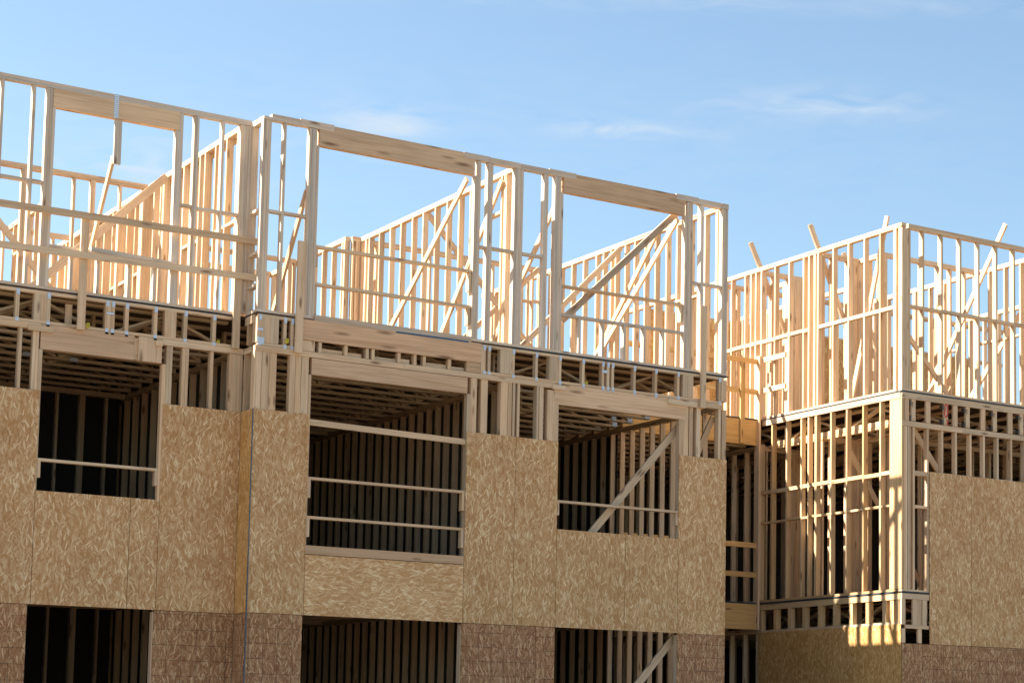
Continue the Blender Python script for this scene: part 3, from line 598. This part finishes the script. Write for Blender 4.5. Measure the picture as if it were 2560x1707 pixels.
bx(r, 'cleat', 10.826, 10.864, .03, .119, 8.13, 8.39); bx(r, 'cleat', 10.826, 10.864, .03, .119, 7.46, 7.86); bx(r, 'cleat', 13.2, 13.238, .03, .119, 8.12, 8.39); bx(r, 'cleat', 13.195, 13.233, .03, .119, 7.62, 7.865)
r = rail('single thin guard rail over the sill of the brace filled top opening', (14.74, 0, 8.1))
bx(r, 'rail', 14.742, 16.926, .02, .109, 8.398, 8.434); bx(r, 'cleat', 16.888, 16.926, .03, .119, 8.15, 8.396); bx(r, 'cleat', 14.742, 14.78, .03, .119, 8.15, 8.396)
r = rail('three rails crossing the tall dark window of the middle second storey', (10.81, 0, 4.4))
MB().beam((10.812, .03, 5.965), (13.2, .03, 5.918), .082, .038, (0, 1, 0)).build('rail', PINE, r)
bx(r, 'rail', 10.812, 13.2, .0, .089, 5.178, 5.214); bx(r, 'rail', 10.812, 13.2, .0, .089, 4.645, 4.681)
for z in (5.178, 4.645): cleat(r, 13.16, .0, z - .25, z - .001); cleat(r, 10.813, .0, z - .25, z - .001)
r = rail('single rail across the dark left window of the second storey', (7.3, YA, 4.95))
bx(r, 'rail', 7.302, 8.87, YA, YA + .089, 5.165, 5.2); cleat(r, 8.832, YA, 4.97, 5.164); cleat(r, 7.303, YA, 4.95, 5.164)
r = rail('single rail crossing the window with the long diagonal brace in the second storey', (14.72, 0, 4.95))
bx(r, 'rail', 14.724, 16.87, .0, .089, 5.168, 5.204); cleat(r, 16.83, .0, 4.98, 5.167); cleat(r, 14.725, .0, 4.98, 5.167)
r = rail('two orange guard boards turning the corner of the upper breezeway onto the wing', (17.77, 3, 6.9))
for z in (8.42, 7.87): bx(r, 'rail', 17.78, 20.6, 3.06, 3.098, z - .045, z + .045, BOUNCE); bx(r, 'rail', 20.645, 20.683, 2.33, 3.0, z - .02, z + .07)
bx(r, 'post', 20.2, 20.29, 3.02, 3.057, 6.93, 8.37, BOUNCE)
r = rail('two guard boards across the shaded lower breezeway', (17.77, 3, 4.1))
for z in (5.14, 4.62): bx(r, 'rail', 17.78, 20.66, 3.06, 3.098, z - .045, z + .045, BOUNCE)
bx(r, 'post', 19.0, 19.09, 3.1, 3.138, 3.8, 5.1)
gp = bx(None, 'guard_post', 10.535, 10.64, -.07, -.03, 6.882, 8.43); tag(gp, 'upright guard board left of the big opening in the middle block', 'board', 'upright guard boards nailed on the front')
gp = bx(None, 'guard_post', 17.225, 17.315, -.07, -.03, 6.828, 8.435); tag(gp, 'upright guard board near the right corner of the middle block', 'board', 'upright guard boards nailed on the front')

# ================================================================== BRACES
def brace(label, a, b, nrm, w=.089, t=.038, mat=PINE):
    o = MB().beam(a, b, w, t, nrm).build('diagonal_brace', mat); return tag(o, label, 'brace', 'diagonal timber braces')
XY, YX = (0, 1, 0), (1, 0, 0)
brace('diagonal brace falling to the right in front of the cross wall at far left', (7.0, 4.40, 10.0), (9.25, 4.40, 7.45), XY)
brace('long flat brace rising to the sunlit party wall top in the left section', (9.93, 3.60, 10.06), (7.4, 3.60, 7.46), XY, .12)
brace('thin sloping board hanging off the cripple under the top left header', (8.13, .50, 9.30), (8.13, 1.85, 7.45), YX)
brace('dark steep brace behind the narrow left bay of the middle block', (10.72, .16, 9.2), (10.72, 1.38, 7.43), YX)
brace('long pale brace down from the right corner of the big middle opening', (13.2, .16, 9.80), (13.2, 3.35, 7.43), YX)
brace('brace lying along the dividing wall right of the long pale brace', (13.94, .45, 9.98), (13.94, 2.78, 7.44), YX)
brace('brace sloping down right from the back of the dividing wall top', (14.08, 3.2, 10.1), (16.72, 3.2, 7.45), XY)
brace('brace crossing the two narrow bays behind the middle block front', (14.75, .16, 9.78), (14.75, 2.6, 7.44), YX)
brace('distant brace rising to the far right end of the middle block', (17.45, 5.44, 10.1), (14.75, 5.44, 7.45), XY)
brace('brace from the upper right corner of the right opening down to the floor', (16.9, .16, 9.80), (16.9, 3.18, 7.43), YX)
brace('brace nailed on the right end wall between two other braces', (17.59, 1.75, 10.08), (17.59, 4.52, 7.44), YX)
brace('tan brace rising to the top of the right end wall, leftmost in the right opening', (17.6, 2.93, 10.0), (15.1, 2.93, 7.45), XY)
brace('grey shaded brace spanning the right top opening corner to corner', (16.99, .165, 10.0), (14.85, .165, 7.93), XY, .1, .038, BROWN)
brace('pale diagonal brace inside the right second storey window', (17.0, .17, 6.56), (15.0, .17, 4.3), XY, .11)
brace('brown brace in the upper right corner bay of the second storey', (17.62, .17, 6.75), (17.28, .17, 6.05), XY, .09)
brace('diagonal brace inside the lower right black opening of the first storey', (16.95, .17, 3.3), (15.1, .17, 1.2), XY, .11)
brace('brace poking above the plate nearest the middle block', (20.58, 3.3, 10.63), (22.22, 3.3, 7.5), XY, .09)
brace('tallest brace poking above the side wall of the right wing', (20.64, 1.63, 10.62), (22.15, 1.63, 7.46), XY, .09)
brace('steep brace poking above the plate beside the right wing corner', (20.92, -.115, 10.44), (20.92, .82, 7.45), YX, .089)
brace('long brace poking above the front plate at the right edge', (23.05, -.70, 10.52), (23.05, 1.6, 7.44), YX, .089)
brace('small brace rising inside the right wing from the stub wall top', (21.6, 1.9, 10.32), (22.6, 1.9, 8.2), XY, .08)
brace('brace low at the right edge behind the wing front studs', (24.4, .2, 9.5), (24.4, 2.2, 7.45), YX, .09)
brace('shadowed brace behind the right wing front studs low in the second bay', (22.1, .9, 8.9), (23.5, .9, 7.45), XY, .085)
brace('diagonal brace behind the open studs of the right wing second storey front', (21.05, -.58, 6.85), (21.85, -.58, 5.9), XY, .09)
brace('long diagonal brace against the inner wall of the right wing second storey', (20.95, .9, 6.6), (22.7, .9, 4.2), XY, .085)

# ================================================================== SMALL THINGS
c = MB(); c.beam((9.983, -.022, 6.06), (9.99, -.022, 2.9), .011, .011, XY); c.beam((9.99, -.022, 2.9), (9.985, -.022, 2.2), .011, .011, XY); tag(c.build('cord', CORD), 'blue cord hanging down the left corner of the middle block', 'cord')
def yel(x, y, z, lab):
    mb = MB(); mb.beam((x - .02, y, z + .01), (x + .015, y, z - .03), .034, .014, (0, 1, .2)); mb.beam((x - .01, y, z + .02), (x + .03, y, z + .016), .03, .02, (0, 1, -.3)); mb.beam((x + .02, y - .006, z + .02), (x + .023, y - .006, z - .02), .014, .014, (0, 1, 0))
    tag(mb.build('plastic_clip', YEL), lab, 'clip', 'yellow plastic clips in the truss band')
yel(7.855, YA - .01, 6.985, 'yellow plastic clip at the foot of the long guard post, leftmost in the band')
yel(9.632, YA + .03, 6.985, 'yellow plastic clip on the plate just left of the middle block corner')
yel(10.425, -.02, 7.03, 'yellow plastic clip in the small dark bay beside the corner post')
yel(15.2, .03, 6.99, 'yellow plastic clip in the truss band over the right window header')
